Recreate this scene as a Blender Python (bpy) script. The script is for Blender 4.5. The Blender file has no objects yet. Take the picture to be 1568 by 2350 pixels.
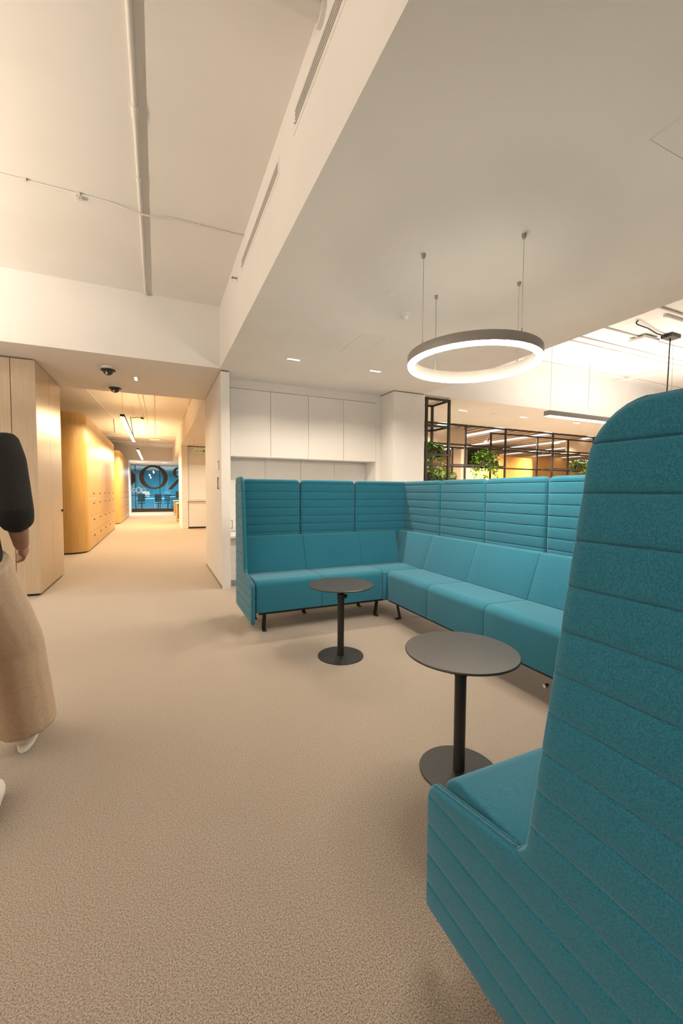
import bpy, bmesh, math, random
import numpy as np
from mathutils import Vector, Matrix
random.seed(7)
C = bpy.context.scene.collection
PI = math.pi

# ------------------------------------------------------------------ camera
cam_d = bpy.data.cameras.new('camera'); cam = bpy.data.objects.new('camera', cam_d); C.objects.link(cam)
yaw, pit, rol = .422935, .048288, .006065
fw = Vector((math.sin(yaw)*math.cos(pit), math.cos(yaw)*math.cos(pit), -math.sin(pit)))
rt0 = Vector((math.cos(yaw), -math.sin(yaw), 0)); up0 = rt0.cross(fw)
rt = rt0*math.cos(rol) + up0*math.sin(rol); up = up0*math.cos(rol) - rt0*math.sin(rol)
M = Matrix((rt, up, -fw)).transposed().to_4x4(); M.translation = Vector((0, 0, 1.22))
cam.matrix_world = M
cam_d.sensor_fit = 'VERTICAL'; cam_d.sensor_height = 36; cam_d.lens = 939.36/2350*36
cam_d.clip_start = .02; cam_d.clip_end = 200
bpy.context.scene.camera = cam

# ------------------------------------------------------------------ world, exposure
w = bpy.data.worlds.new('world'); bpy.context.scene.world = w; w.use_nodes = True
bg = w.node_tree.nodes['Background']; bg.inputs[0].default_value = (1, .87, .73, 1); bg.inputs[1].default_value = .23
vs = bpy.context.scene.view_settings
vs.view_transform = 'Standard'; vs.look = 'None'; vs.exposure = .76; vs.gamma = 1; vs.use_curve_mapping = False

WARM = (1, .83, .64); AMBER = (1, .68, .35); NEUT = (1, .9, .77)
def area(name, loc, sx, sy, power, color=WARM, rot=(0, 0, 0), spread=180):
    l = bpy.data.lights.new(name, 'AREA'); l.shape = 'RECTANGLE'; l.size = sx; l.size_y = sy
    l.energy = power; l.color = color; l.spread = math.radians(spread)
    o = bpy.data.objects.new(name, l); C.objects.link(o); o.location = loc; o.rotation_euler = rot
    return o
UPR = (PI, 0, 0)

# ------------------------------------------------------------------ materials
def principled(name, col, rough=.6, metal=0, spec=.5):
    m = bpy.data.materials.new(name); m.use_nodes = True
    b = m.node_tree.nodes['Principled BSDF']
    b.inputs['Base Color'].default_value = (*col, 1); b.inputs['Roughness'].default_value = rough
    b.inputs['Metallic'].default_value = metal; b.inputs['Specular IOR Level'].default_value = spec
    return m
def textured(name, c1, c2, scale, rough=.7, bump=0, stretch=(1, 1, 1), detail=4, metal=0, spec=.5, lo=.3, hi=.7, bdist=.002, rotz=0):
    m = principled(name, c1, rough, metal, spec); nt = m.node_tree; b = nt.nodes['Principled BSDF']
    tc = nt.nodes.new('ShaderNodeTexCoord'); mp = nt.nodes.new('ShaderNodeMapping'); mp.inputs['Scale'].default_value = stretch
    nz = nt.nodes.new('ShaderNodeTexNoise'); nz.inputs['Scale'].default_value = scale; nz.inputs['Detail'].default_value = detail
    rp = nt.nodes.new('ShaderNodeValToRGB'); rp.color_ramp.elements[0].position = lo; rp.color_ramp.elements[1].position = hi
    rp.color_ramp.elements[0].color = (*c1, 1); rp.color_ramp.elements[1].color = (*c2, 1)
    L = nt.links.new
    g = nt.nodes.new('ShaderNodeNewGeometry')
    L(g.outputs['Position'], mp.inputs['Vector']); L(mp.outputs[0], nz.inputs['Vector']); L(nz.outputs['Fac'], rp.inputs['Fac'])
    nt.nodes.remove(tc)
    L(rp.outputs[0], b.inputs['Base Color'])
    if bump:
        bp = nt.nodes.new('ShaderNodeBump'); bp.inputs['Strength'].default_value = bump; bp.inputs['Distance'].default_value = bdist
        L(nz.outputs['Fac'], bp.inputs['Height']); L(bp.outputs[0], b.inputs['Normal'])
    return m
def emit(name, col, s):
    m = bpy.data.materials.new(name); m.use_nodes = True; nt = m.node_tree
    nt.nodes.remove(nt.nodes['Principled BSDF'])
    e = nt.nodes.new('ShaderNodeEmission'); e.inputs[0].default_value = (*col, 1); e.inputs[1].default_value = s
    nt.links.new(e.outputs[0], nt.nodes['Material Output'].inputs[0]); return m

MT = {}
MT['paint'] = textured('white_paint', (.78, .765, .745), (.81, .795, .775), 3, rough=.75, bump=.02, spec=.3)
MT['ceil'] = textured('ceiling_paint', (.80, .79, .775), (.83, .82, .805), 2, rough=.85, bump=.02, spec=.2)
MT['laminate'] = textured('white_laminate', (.78, .765, .745), (.8, .785, .765), 5, rough=.42, spec=.4)
MT['conduit'] = principled('painted_conduit', (.74, .72, .69), .5)
MT['wood'] = textured('pale_wood_veneer', (.45, .27, .085), (.53, .34, .125), 6, rough=.38, stretch=(6, 6, .35), bump=.05, detail=6, spec=.4)
MT['woodpanel'] = textured('beige_veneer_panel', (.50, .39, .27), (.57, .455, .325), 9, rough=.33, stretch=(7, 7, .3), bump=.04, detail=6, spec=.45)
MT['dark'] = principled('shadow_gap', (.05, .042, .035), .8)
MT['black'] = textured('black_powder_coat', (.018, .016, .014), (.024, .022, .02), 300, rough=.42, bump=.05, spec=.4)
MT['tabletop'] = textured('matt_black_tabletop', (.028, .025, .022), (.034, .030, .027), 400, rough=.35, spec=.6)
MT['frame'] = principled('dark_bronze_metal', (.035, .031, .025), .55, .2)
MT['grey'] = principled('grey_aluminium', (.33, .31, .29), .45, .5)
MT['ringgrey'] = principled('dark_grey_aluminium', (.36, .34, .32), .5, .3)
MT['steel'] = principled('steel_wire', (.45, .43, .4), .35, .8)
MT['vent'] = principled('vent_grille', (.50, .48, .46), .6)
MT['white'] = principled('white_plastic', (.78, .76, .73), .45)
MT['chrome'] = principled('chrome', (.8, .8, .8), .15, 1)
MT['green'] = principled('exit_green', (.02, .30, .06), .5)
MT['signwhite'] = principled('sign_white', (.75, .78, .68), .5)
MT['brown'] = principled('dark_brown_letters', (.035, .022, .012), .6)
MT['cream'] = textured('cream_panel', (.62, .50, .38), (.66, .54, .42), 4, rough=.6)
MT['orange'] = textured('amber_wall', (.62, .33, .10), (.68, .37, .12), 3, rough=.55)
MT['slat'] = principled('grey_slat', (.36, .36, .38), .6)
MT['strip'] = emit('strip_light', (1, .94, .86), 1.6)
MT['emblem'] = principled('red_emblem', (.6, .06, .04), .5)
MT['leaf'] = textured('leaf_green', (.045, .15, .012), (.20, .36, .03), 30, rough=.45, detail=1, lo=.35, hi=.65)
MT['soil'] = principled('dark_planter', (.045, .03, .02), .8)
MT['tealroom'] = textured('teal_wall', (.05, .42, .60), (.06, .47, .66), 2, rough=.6)
MT['tealdark'] = principled('dark_teal_fabric', (.01, .14, .20), .8)
MT['bluefloor'] = principled('pale_floor', (.55, .6, .62), .6)
MT['lamp'] = emit('lamp_diffuser', (1, .86, .68), 98)
MT['lampneut'] = emit('lamp_diffuser_neutral', (1, .92, .8), 8)
MT['lampamber'] = emit('lamp_diffuser_amber', (1, .80, .52), 14)
MT['downl'] = emit('downlight_lens', (1, .88, .70), 30)
MT['screen'] = principled('beige_screen', (.6, .5, .38), .5)

def carpet():
    m = principled('beige_carpet', (.4, .35, .3), .95, 0, .1); nt = m.node_tree; b = nt.nodes['Principled BSDF']; L = nt.links.new
    b.inputs['Sheen Weight'].default_value = .9; b.inputs['Sheen Roughness'].default_value = .45; b.inputs['Sheen Tint'].default_value = (1, .93, .84, 1)
    g = nt.nodes.new('ShaderNodeNewGeometry')
    n1 = nt.nodes.new('ShaderNodeTexNoise'); n1.inputs['Scale'].default_value = 250; n1.inputs['Detail'].default_value = 5; n1.inputs['Roughness'].default_value = .75
    n2 = nt.nodes.new('ShaderNodeTexNoise'); n2.inputs['Scale'].default_value = 1.3; n2.inputs['Detail'].default_value = 3
    r1 = nt.nodes.new('ShaderNodeValToRGB'); e = r1.color_ramp.elements
    e[0].position = .37; e[0].color = (.08, .064, .050, 1); e[1].position = .61; e[1].color = (.43, .360, .302, 1)
    mx = nt.nodes.new('ShaderNodeMix'); mx.data_type = 'RGBA'; mx.blend_type = 'MULTIPLY'; mx.inputs[0].default_value = 1
    r2 = nt.nodes.new('ShaderNodeValToRGB'); r2.color_ramp.elements[0].color = (.9, .9, .9, 1); r2.color_ramp.elements[1].color = (1, 1, 1, 1)
    L(g.outputs['Position'], n1.inputs['Vector']); L(g.outputs['Position'], n2.inputs['Vector'])
    L(n1.outputs['Fac'], r1.inputs[0]); L(n2.outputs['Fac'], r2.inputs[0])
    L(r1.outputs[0], mx.inputs[6]); L(r2.outputs[0], mx.inputs[7]); L(mx.outputs[2], b.inputs['Base Color'])
    bp = nt.nodes.new('ShaderNodeBump'); bp.inputs['Strength'].default_value = .3; bp.inputs['Distance'].default_value = .003
    L(n1.outputs['Fac'], bp.inputs['Height']); L(bp.outputs[0], b.inputs['Normal'])
    return m
MT['carpet'] = carpet()
def fabric(name, c1, c2):
    m = principled(name, c1, .92, 0, .15); nt = m.node_tree; b = nt.nodes['Principled BSDF']; L = nt.links.new
    b.inputs['Sheen Weight'].default_value = .3; b.inputs['Sheen Roughness'].default_value = .5
    b.inputs['Sheen Tint'].default_value = (.75, .9, 1, 1)
    g = nt.nodes.new('ShaderNodeNewGeometry')
    n1 = nt.nodes.new('ShaderNodeTexNoise'); n1.inputs['Scale'].default_value = 420; n1.inputs['Detail'].default_value = 3
    r1 = nt.nodes.new('ShaderNodeValToRGB'); e = r1.color_ramp.elements
    e[0].position = .33; e[0].color = (*c1, 1); e[1].position = .68; e[1].color = (*c2, 1)
    L(g.outputs['Position'], n1.inputs['Vector']); L(n1.outputs['Fac'], r1.inputs[0]); L(r1.outputs[0], b.inputs['Base Color'])
    bp = nt.nodes.new('ShaderNodeBump'); bp.inputs['Strength'].default_value = .25; bp.inputs['Distance'].default_value = .001
    L(n1.outputs['Fac'], bp.inputs['Height']); L(bp.outputs[0], b.inputs['Normal'])
    return m
MT['teal'] = fabric('teal_wool_fabric', (.007, .106, .168), (.029, .168, .246))
MT['skin'] = textured('skin', (.30, .15, .09), (.34, .18, .11), 20, rough=.5)
MT['hair'] = principled('dark_hair', (.018, .011, .008), .5)
MT['blackcloth'] = textured('black_cloth', (.008, .008, .008), (.016, .015, .014), 200, rough=.9, bump=.1)
MT['beigecloth'] = textured('beige_cloth', (.47, .35, .25), (.53, .41, .30), 60, rough=.9, bump=.1)
MT['shoe'] = principled('white_shoe', (.75, .7, .64), .6)
def glassmat(name, col, alpha):
    m = bpy.data.materials.new(name); m.use_nodes = True; nt = m.node_tree; L = nt.links.new
    nt.nodes.remove(nt.nodes['Principled BSDF'])
    t = nt.nodes.new('ShaderNodeBsdfTransparent'); t.inputs[0].default_value = (*col, 1)
    gl = nt.nodes.new('ShaderNodeBsdfGlossy'); gl.inputs['Roughness'].default_value = .02
    mx = nt.nodes.new('ShaderNodeMixShader'); fr = nt.nodes.new('ShaderNodeFresnel'); fr.inputs[0].default_value = 1.45
    L(fr.outputs[0], mx.inputs[0]); L(t.outputs[0], mx.inputs[1]); L(gl.outputs[0], mx.inputs[2]); L(mx.outputs[0], nt.nodes['Material Output'].inputs[0])
    return m
MT['glass'] = glassmat('clear_glass', (.82, .93, .97), 1)

# ------------------------------------------------------------------ mesh helpers
W = {}
def new():
    return bmesh.new()
def add_box(bm, x0, x1, y0, y1, z0, z1, bev=0, seg=2):
    vs_ = [bm.verts.new(p) for p in ((x0, y0, z0), (x1, y0, z0), (x1, y1, z0), (x0, y1, z0), (x0, y0, z1), (x1, y0, z1), (x1, y1, z1), (x0, y1, z1))]
    fs = [bm.faces.new([vs_[i] for i in f]) for f in ((3, 2, 1, 0), (4, 5, 6, 7), (0, 1, 5, 4), (1, 2, 6, 5), (2, 3, 7, 6), (3, 0, 4, 7))]
    if bev:
        es = set(e for f in fs for e in f.edges)
        bmesh.ops.bevel(bm, geom=list(es), offset=bev, segments=seg, affect='EDGES', profile=.5)
    return bm
def box(*a, **k):
    return add_box(new(), *a, **k)
def add_cyl(bm, p0, p1, r0, r1=None, n=16, caps=True):
    r1 = r0 if r1 is None else r1
    p0 = Vector(p0); p1 = Vector(p1); d = (p1-p0).normalized()
    a = d.orthogonal().normalized(); b = d.cross(a)
    A, B = [], []
    for i in range(n):
        t = 2*PI*i/n; o = a*math.cos(t)+b*math.sin(t)
        A.append(bm.verts.new(p0+o*r0)); B.append(bm.verts.new(p1+o*r1))
    for i in range(n):
        j = (i+1) % n; bm.faces.new((A[i], A[j], B[j], B[i]))
    if caps:
        bm.faces.new(A[::-1]); bm.faces.new(B)
    return bm
def cyl(*a, **k):
    return add_cyl(new(), *a, **k)
def add_tube(bm, pts, r, n=8):
    pts = [Vector(p) for p in pts]; rings = []
    prev = None
    for i, p in enumerate(pts):
        d = (pts[min(i+1, len(pts)-1)]-pts[max(i-1, 0)]).normalized()
        if prev is None: a = d.orthogonal().normalized()
        else: a = (prev-d*prev.dot(d)).normalized()
        prev = a; b = d.cross(a); rr = r[i] if isinstance(r, (list, tuple)) else r
        rings.append([bm.verts.new(p+(a*math.cos(2*PI*k/n)+b*math.sin(2*PI*k/n))*rr) for k in range(n)])
    for q, s in zip(rings, rings[1:]):
        for k in range(n):
            bm.faces.new((q[k], q[(k+1) % n], s[(k+1) % n], s[k]))
    bm.faces.new(rings[0][::-1]); bm.faces.new(rings[-1])
    return bm
def tube(*a, **k):
    return add_tube(new(), *a, **k)
def add_lathe(bm, prof, cx, cy, n=32):
    rings = []
    for r, z in prof:
        if r < 1e-6: rings.append([bm.verts.new((cx, cy, z))])
        else: rings.append([bm.verts.new((cx+r*math.cos(2*PI*k/n), cy+r*math.sin(2*PI*k/n), z)) for k in range(n)])
    for q, s in zip(rings, rings[1:]):
        for k in range(n):
            j = (k+1) % n
            if len(q) == 1 and len(s) > 1: bm.faces.new((q[0], s[j], s[k]))
            elif len(s) == 1 and len(q) > 1: bm.faces.new((q[k], q[j], s[0]))
            elif len(q) > 1: bm.faces.new((q[k], q[j], s[j], s[k]))
    bmesh.ops.recalc_face_normals(bm, faces=bm.faces)
    return bm
def lathe(*a, **k):
    return add_lathe(new(), *a, **k)
def prism(poly, to3, h0, h1):
    """polygon (u,v) extruded from h0 to h1; to3(u,v,h) gives the point"""
    bm = new(); A = [bm.verts.new(to3(u, v, h0)) for u, v in poly]; B = [bm.verts.new(to3(u, v, h1)) for u, v in poly]
    n = len(poly)
    for i in range(n):
        j = (i+1) % n; bm.faces.new((A[i], A[j], B[j], B[i]))
    bm.faces.new(A[::-1]); bm.faces.new(B)
    bmesh.ops.recalc_face_normals(bm, faces=bm.faces)
    return bm
def obj(name, bm, mat, parent=None, smooth=False, kind=None, label=None, cat=None, group=None, angle=None):
    bm.verts.index_update()
    co = np.array([v.co[:] for v in bm.verts]); lo = co.min(0); hi = co.max(0)
    org = Vector(((lo[0]+hi[0])/2, (lo[1]+hi[1])/2, lo[2]))
    bmesh.ops.translate(bm, verts=bm.verts, vec=-org)
    me = bpy.data.meshes.new(name); 
    if smooth:
        for f in bm.faces: f.smooth = True
    bm.to_mesh(me); bm.free()
    if smooth and angle: me.set_sharp_from_angle(angle=math.radians(angle))
    me.materials.append(MT[mat])
    o = bpy.data.objects.new(name, me); C.objects.link(o)
    pw = W[parent] if parent else Vector()
    o.location = org-pw; W[o] = org
    if parent: o.parent = parent
    tag(o, label, cat, group, kind)
    return o
def tag(o, label=None, cat=None, group=None, kind=None):
    if label: o['label'] = label
    if cat: o['category'] = cat
    if group: o['group'] = group
    if kind: o['kind'] = kind
    return o
def thing(name, label, cat, loc, group=None, kind=None):
    o = bpy.data.objects.new(name, None); C.objects.link(o); o.location = loc; W[o] = Vector(loc); o.empty_display_size = .1
    return tag(o, label, cat, group, kind)
def struct(name, bm, mat, label, **k):
    return obj(name, bm, mat, kind='structure', label=label, cat=k.pop('cat', name.split('_')[0].split('.')[0]), **k)
def light_to(parent, *a, **k):
    l = area(*a, **k); l.location = l.location-W[parent]; l.parent = parent; return l

# ================================================================== THE SHELL
ZC, ZS = 3.42, 2.70
struct('floor', box(-9, 22, -5, 36, -.1, 0), 'carpet', 'beige speckled carpet floor')
struct('ceiling', box(-9, 22, -5, 22.7, ZC, ZC+.1), 'ceil', 'high white ceiling with exposed conduits')
struct('ceiling', box(.711, 3.66, -5, 5.17, ZS, ZC), 'ceil', 'lowered white soffit above the blue sofas')
struct('ceiling', box(-9, 22, 5.17, 7.05, ZS, ZC), 'ceil', 'lowered cross beam over the corridor entrance')
struct('ceiling', box(.73, 3.66, 7.05, 16.2, ZS, ZC), 'ceil', 'lowered ceiling right of the corridor')
struct('ceiling', box(.73, 3.66, 16.2, 22.7, ZS, ZC), 'ceil', 'lowered ceiling beside the far glass wall')
struct('ceiling', box(-4, 6, 22.7, 36, ZS+.04, ZC+.1), 'ceil', 'low ceiling in front of the far glass wall')
struct('wall_left', box(-3.4, -3.3, 7.05, 26.5, 0, ZC), 'paint', 'warm-lit wall behind the lockers')
struct('wall_partition', box(.725, .83, 5.23, 7.05, 0, ZS-.012), 'paint', 'white partition end wall beside the corridor', cat='wall')
struct('trim_1', box(.735, .82, 5.24, 7.05, ZS-.012, ZS), 'dark', 'dark shadow gap above white partition wall', cat='trim')
struct('baseboard_partition', box(.7215, .725, 5.23, 7.05, 0, .04), 'grey', 'thin grey baseboard on white partition', cat='baseboard')
struct('wall_pillar', box(3.145, 3.69, 5.17, 5.95, 0, ZS-.012), 'paint', 'white square pillar right of the wall cabinets', cat='pillar')
struct('trim_2', box(3.155, 3.68, 5.185, 5.9, ZS-.012, ZS), 'dark', 'dark shadow gap on top of white pillar', cat='trim')
struct('wall_back', box(.83, 3.145, 5.9, 6.0, 0, ZS), 'paint', 'white wall behind the built-in cabinets')
struct('wall_corridor', box(-1.45, -1.36, 22.6, 26.5, 0, ZS+.03), 'paint', 'short wall end left of the glass wall', cat='wall')

# ------------------------------------------------------------------ built-in white cabinets
struct('trim_3', box(.83, 3.145, 5.56, 5.9, 2.585, ZS), 'laminate', 'white fascia strip above wall cabinets', cat='trim')
struct('trim_4', box(3.07, 3.145, 5.55, 5.9, .66, 2.585), 'laminate', 'white filler strip beside the pillar', cat='trim')
struct('trim_5', box(.83, .888, 5.55, 5.9, .66, 2.585), 'laminate', 'white filler strip beside the partition', cat='trim')
xs = [.888, 1.43, 1.975, 2.525, 3.07]
pos = ['leftmost, beside the partition wall', 'second from the partition wall', 'third from the partition wall', 'rightmost, beside the pillar']
for i in range(4):
    t = thing('wall_cabinet', 'white handleless upper wall cabinet, ' + pos[i], 'cabinet', ((xs[i]+xs[i+1])/2, 5.72, 1.69), 'upper wall cabinets')
    obj('body', box(xs[i]+.001, xs[i+1]-.001, 5.572, 5.895, 1.695, 2.583), 'laminate', t)
    obj('door', box(xs[i]+.002, xs[i+1]-.002, 5.55, 5.57, 1.69, 2.578, bev=.0015, seg=1), 'laminate', t)
    obj('backsplash_panel', box(xs[i]+.002, xs[i+1]-.002, 5.888, 5.8995, .665, 1.69, bev=.001, seg=1), 'laminate', kind='structure', label='white backsplash panel under the upper cabinet, ' + pos[i], cat='panel')
obj('worktop', box(.832, 3.143, 5.28, 5.885, .625, .655, bev=.003), 'laminate', label='white worktop under the upper wall cabinets', cat='worktop')
t = thing('base_cabinet', 'white base cabinet under the worktop, mostly hidden by the sofa', 'cabinet', (2, 5.6, 0))
obj('body', box(.835, 3.14, 5.34, 5.885, .08, .624), 'laminate', t)
obj('plinth', box(.835, 3.14, 5.38, 5.88, 0, .08), 'laminate', t)
for a, b in zip([.838, 1.41, 1.98, 2.56], [1.406, 1.976, 2.556, 3.137]):
    obj('door', box(a, b, 5.32, 5.339, .085, .62, bev=.0015, seg=1), 'laminate', t)
s = thing('wall_socket', 'small grey wall socket above the white worktop', 'socket', (.90, 5.885, .72))
obj('plate', box(.893, .965, 5.878, 5.8875, .70, .82, bev=.003), 'grey', s)
obj('insert', box(.905, .953, 5.8755, 5.878, .715, .805), 'white', s)
# fittings on the partition wall
t = thing('door_handle', 'black vertical pull handle on white partition', 'handle', (.72, 5.442, 1.247))
obj('grip', box(.706, .713, 5.43, 5.455, 1.247, 1.405, bev=.002), 'brown', t)
for z in (1.262, 1.388): obj('standoff', cyl((.713, 5.442, z), (.725, 5.442, z), .004, n=10), 'black', t)
t = thing('wall_thermostat', 'white wall thermostat box on the partition', 'thermostat', (.72, 5.468, 1.499))
obj('case', box(.712, .7248, 5.43, 5.505, 1.499, 1.60, bev=.003), 'white', t)
obj('visor', box(.704, .7248, 5.42, 5.515, 1.601, 1.612, bev=.002), 'white', t)

# ------------------------------------------------------------------ beige veneer cupboard block (left)
t = thing('storage_cupboard', 'tall beige veneer cupboard block left of the corridor', 'cupboard', (-2.8, 6.35, 0))
obj('carcass', box(-4.4, -1.262, 5.722, 6.99, .03, ZS-.03), 'dark', t)
obj('plinth', box(-4.4, -1.268, 5.73, 6.985, 0, .03), 'dark', t)
xe = [-4.4, -3.69, -2.95, -2.21, -1.468, -1.24]
for a, b in zip(xe, xe[1:]): obj('panel', box(a+.003, b-(.003 if b < -1.3 else 0), 5.70, 5.722, .03, ZS-.018, bev=.001, seg=1), 'woodpanel', t)
for a, b in ((5.7225, 6.33), (6.336, 6.995)): p = obj('panel', box(-1.262, -1.24, a, b, .03, ZS-.018, bev=.001, seg=1), 'woodpanel', t)
obj('pull', box(-1.24, -1.22, 6.90, 6.985, .925, .955, bev=.003), 'brown', p)

# ------------------------------------------------------------------ lockers
def locker_block(y0, y1, cols, label, tops):
    t = thing('locker_block', label, 'lockers', (-2, (y0+y1)/2, 0), 'rounded oak locker blocks')
    def outline(ins, r):
        X1 = -1.25-ins; Y0 = y0+ins; Y1 = y1-ins; p = [(-3.2, Y0)]
        for k in range(13):
            a = -PI/2+PI/2*k/12; p.append((X1-r+r*math.cos(a), Y0+r+r*math.sin(a)))
        for k in range(13):
            a = PI/2*k/12; p.append((X1-r+r*math.cos(a), Y1-r+r*math.sin(a)))
        p.append((-3.2, Y1)); return p
    b = obj('carcass', prism(outline(.018, .30), lambda u, v, h: (u, v, h), .03, 2.695), 'wood', t, smooth=True, angle=35)
    obj('plinth', prism(outline(.05, .28), lambda u, v, h: (u, v, h), 0, .03), 'dark', t)
    # curved corner skin in front (a bent veneer sheet, seam where it meets the flat front)
    for side in (0, 1):
        pts = []
        yy = y0 if side == 0 else y1; sg = 1 if side == 0 else -1
        pts.append((-1.95, yy)); pts.append((-1.25-.33, yy))
        for k in range(13):
            a = PI/2*k/12; pts.append((-1.55+.30*math.sin(a), yy+sg*(.30-.30*math.cos(a))))
        pts.append((-1.25, cols[0]-.003 if side == 0 else cols[-1]+.003))
        inn = [(x-(.016 if i > 6 else .0), y+sg*(.016 if i < 9 else .008)) for i, (x, y) in enumerate(pts)]
        obj('corner_panel', prism(pts+inn[::-1], lambda u, v, h: (u, v, h), .03, 2.70), 'wood', t, smooth=True, angle=30)
    obj('end_panel', box(-3.2, -1.956, y0, y0+.018, .03, 2.70), 'wood', t)
    zr = [.03, .36, .695, 1.055, 2.70]
    for a, c in zip(cols, cols[1:]):
        for k in range(4):
            d = obj('door', box(-1.268, -1.25, a+.004, c-.004, zr[k]+.003, zr[k+1]-.003, bev=.0015, seg=1), 'wood', t)
            zh = [.266, .605, .955, 1.16][k]; yh = a+(c-a)*.60
            obj('handle', box(-1.25, -1.238, yh-.055, yh+.055, zh-.013, zh+.013, bev=.003), 'brown', d)
            if k < 3: obj('card_slot', box(-1.25, -1.2485, yh-.03, yh-.012, zh-.13, zh-.04), 'cream', d)
    return t
locker_block(9.19, 15.3, [9.62, 10.66, 11.72, 12.77, 13.80, 14.83], 'near rounded oak locker block along the corridor', 0)
locker_block(17.0, 22.6, [17.35, 18.32, 19.3, 20.24, 21.16, 22.1], 'far rounded oak locker block before the glass wall', 0)

# ------------------------------------------------------------------ corridor right side
struct('wall_corridor_right', box(.73, .915, 14.2, 16.25, 0, ZS), 'paint', 'white pillar on the right side of the corridor', cat='wall')
struct('wall_kitchenette', box(.915, 3.66, 14.75, 14.85, 0, ZS), 'paint', 'white wall behind the kitchenette unit', cat='wall')
t = thing('tall_cabinet', 'white upper cabinet panels above the kitchenette counter', 'cabinet', (2, 14.5, .93))
obj('body', box(.92, 3.6, 14.33, 14.74, .935, ZS-.02), 'laminate', t)
for i in range(4): obj('door', box(.925+i*.62, .925+(i+1)*.62-.006, 14.30, 14.328, 2.12, ZS-.025, bev=.0015, seg=1), 'laminate', t); obj('door', box(.925+i*.62, .925+(i+1)*.62-.006, 14.30, 14.328, .94, 2.112, bev=.0015, seg=1), 'laminate', t)
obj('counter', box(.90, 3.6, 14.15, 14.74, .90, .932, bev=.004), 'laminate', label='white kitchenette counter beyond the partition wall', cat='counter')
t = thing('counter_cabinet', 'white cabinet under the kitchenette counter', 'cabinet', (2, 14.4, 0))
obj('body', box(.93, 3.58, 14.24, 14.74, .05, .898), 'laminate', t)
obj('plinth', box(.95, 3.58, 14.27, 14.73, 0, .05), 'dark', t)
for i in range(4): obj('door', box(.93+i*.65, .93+(i+1)*.65-.006, 14.22, 14.239, .06, .88, bev=.0015, seg=1), 'laminate', t)
# exit sign
def text_mesh(txt, size, ext=.002):
    cu = bpy.data.curves.new('txt', 'FONT'); cu.body = txt; cu.size = size; cu.extrude = ext; cu.align_x = 'LEFT'
    o = bpy.data.objects.new('txt', cu); C.objects.link(o)
    dg = bpy.context.evaluated_depsgraph_get(); me = bpy.data.meshes.new_from_object(o.evaluated_get(dg))
    bpy.data.objects.remove(o); bm = new(); bm.from_mesh(me); bpy.data.meshes.remove(me); return bm
def place_text(bm, loc, mirror=False):
    for v in bm.verts:
        x, y, z = v.co; v.co = Vector((loc[0]+(-x if mirror else x), loc[1]-z, loc[2]+y))
    bmesh.ops.recalc_face_normals(bm, faces=bm.faces); return bm
ys = 12.2
t = thing('exit_sign', 'hanging white sign with green SALIDA lettering and arrow', 'sign', (1.11, ys, 2.29))
obj('board', box(.955, 1.265, ys-.006, ys+.006, 2.30, 2.41), 'signwhite', t)
obj('lettering', place_text(text_mesh('SALIDA', .082), (.965, ys-.008, 2.325)), 'green', t)
obj('arrow', prism([(1.175, 2.345), (1.215, 2.345), (1.198, 2.32), (1.212, 2.312), (1.252, 2.355), (1.212, 2.398), (1.198, 2.39), (1.215, 2.365), (1.175, 2.365)], lambda u, v, h: (u, h, v), ys-.011, ys-.0065), 'green', t)
for x in (.965, 1.255): obj('hanging_wire', cyl((x, ys, 2.41), (x, ys, ZS), .0035, n=6), 'steel', t)

# desks ends seen through the right-hand opening
for k, (y, x0) in enumerate(((17.65, .69), (22.2, .74))):
    t = thing('bench_desk', ['nearer', 'farther'][k] + ' narrow white-topped desk end projecting into the corridor', 'desk', (1.3, y+.35, 0), 'desk ends by the corridor')
    obj('top', box(x0, 2.1, y, y+.75, .72, .75, bev=.003), 'laminate', t)
    obj('side_panel', box(x0+.02, x0+.055, y+.05, y+.70, 0, .719), 'wood', t)
    obj('side_panel', box(2.0, 2.035, y+.05, y+.70, 0, .719), 'wood', t)
    obj('back_panel', box(x0+.056, 1.999, y+.10, y+.125, .1, .719), 'wood', t)
    m = thing('monitor', ['nearer', 'farther'][k] + ' dark monitor standing on the corridor-side desk', 'monitor', (1.15, y+.4, .75), 'desk monitors')
    obj('screen', box(.86, 1.45, y+.38, y+.40, .87, 1.22, bev=.004), 'black', m)
    obj('stand', box(1.12, 1.18, y+.40, y+.42, .76, .95), 'black', m); obj('foot', box(1.03, 1.27, y+.32, y+.5, .75, .76), 'black', m)

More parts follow.
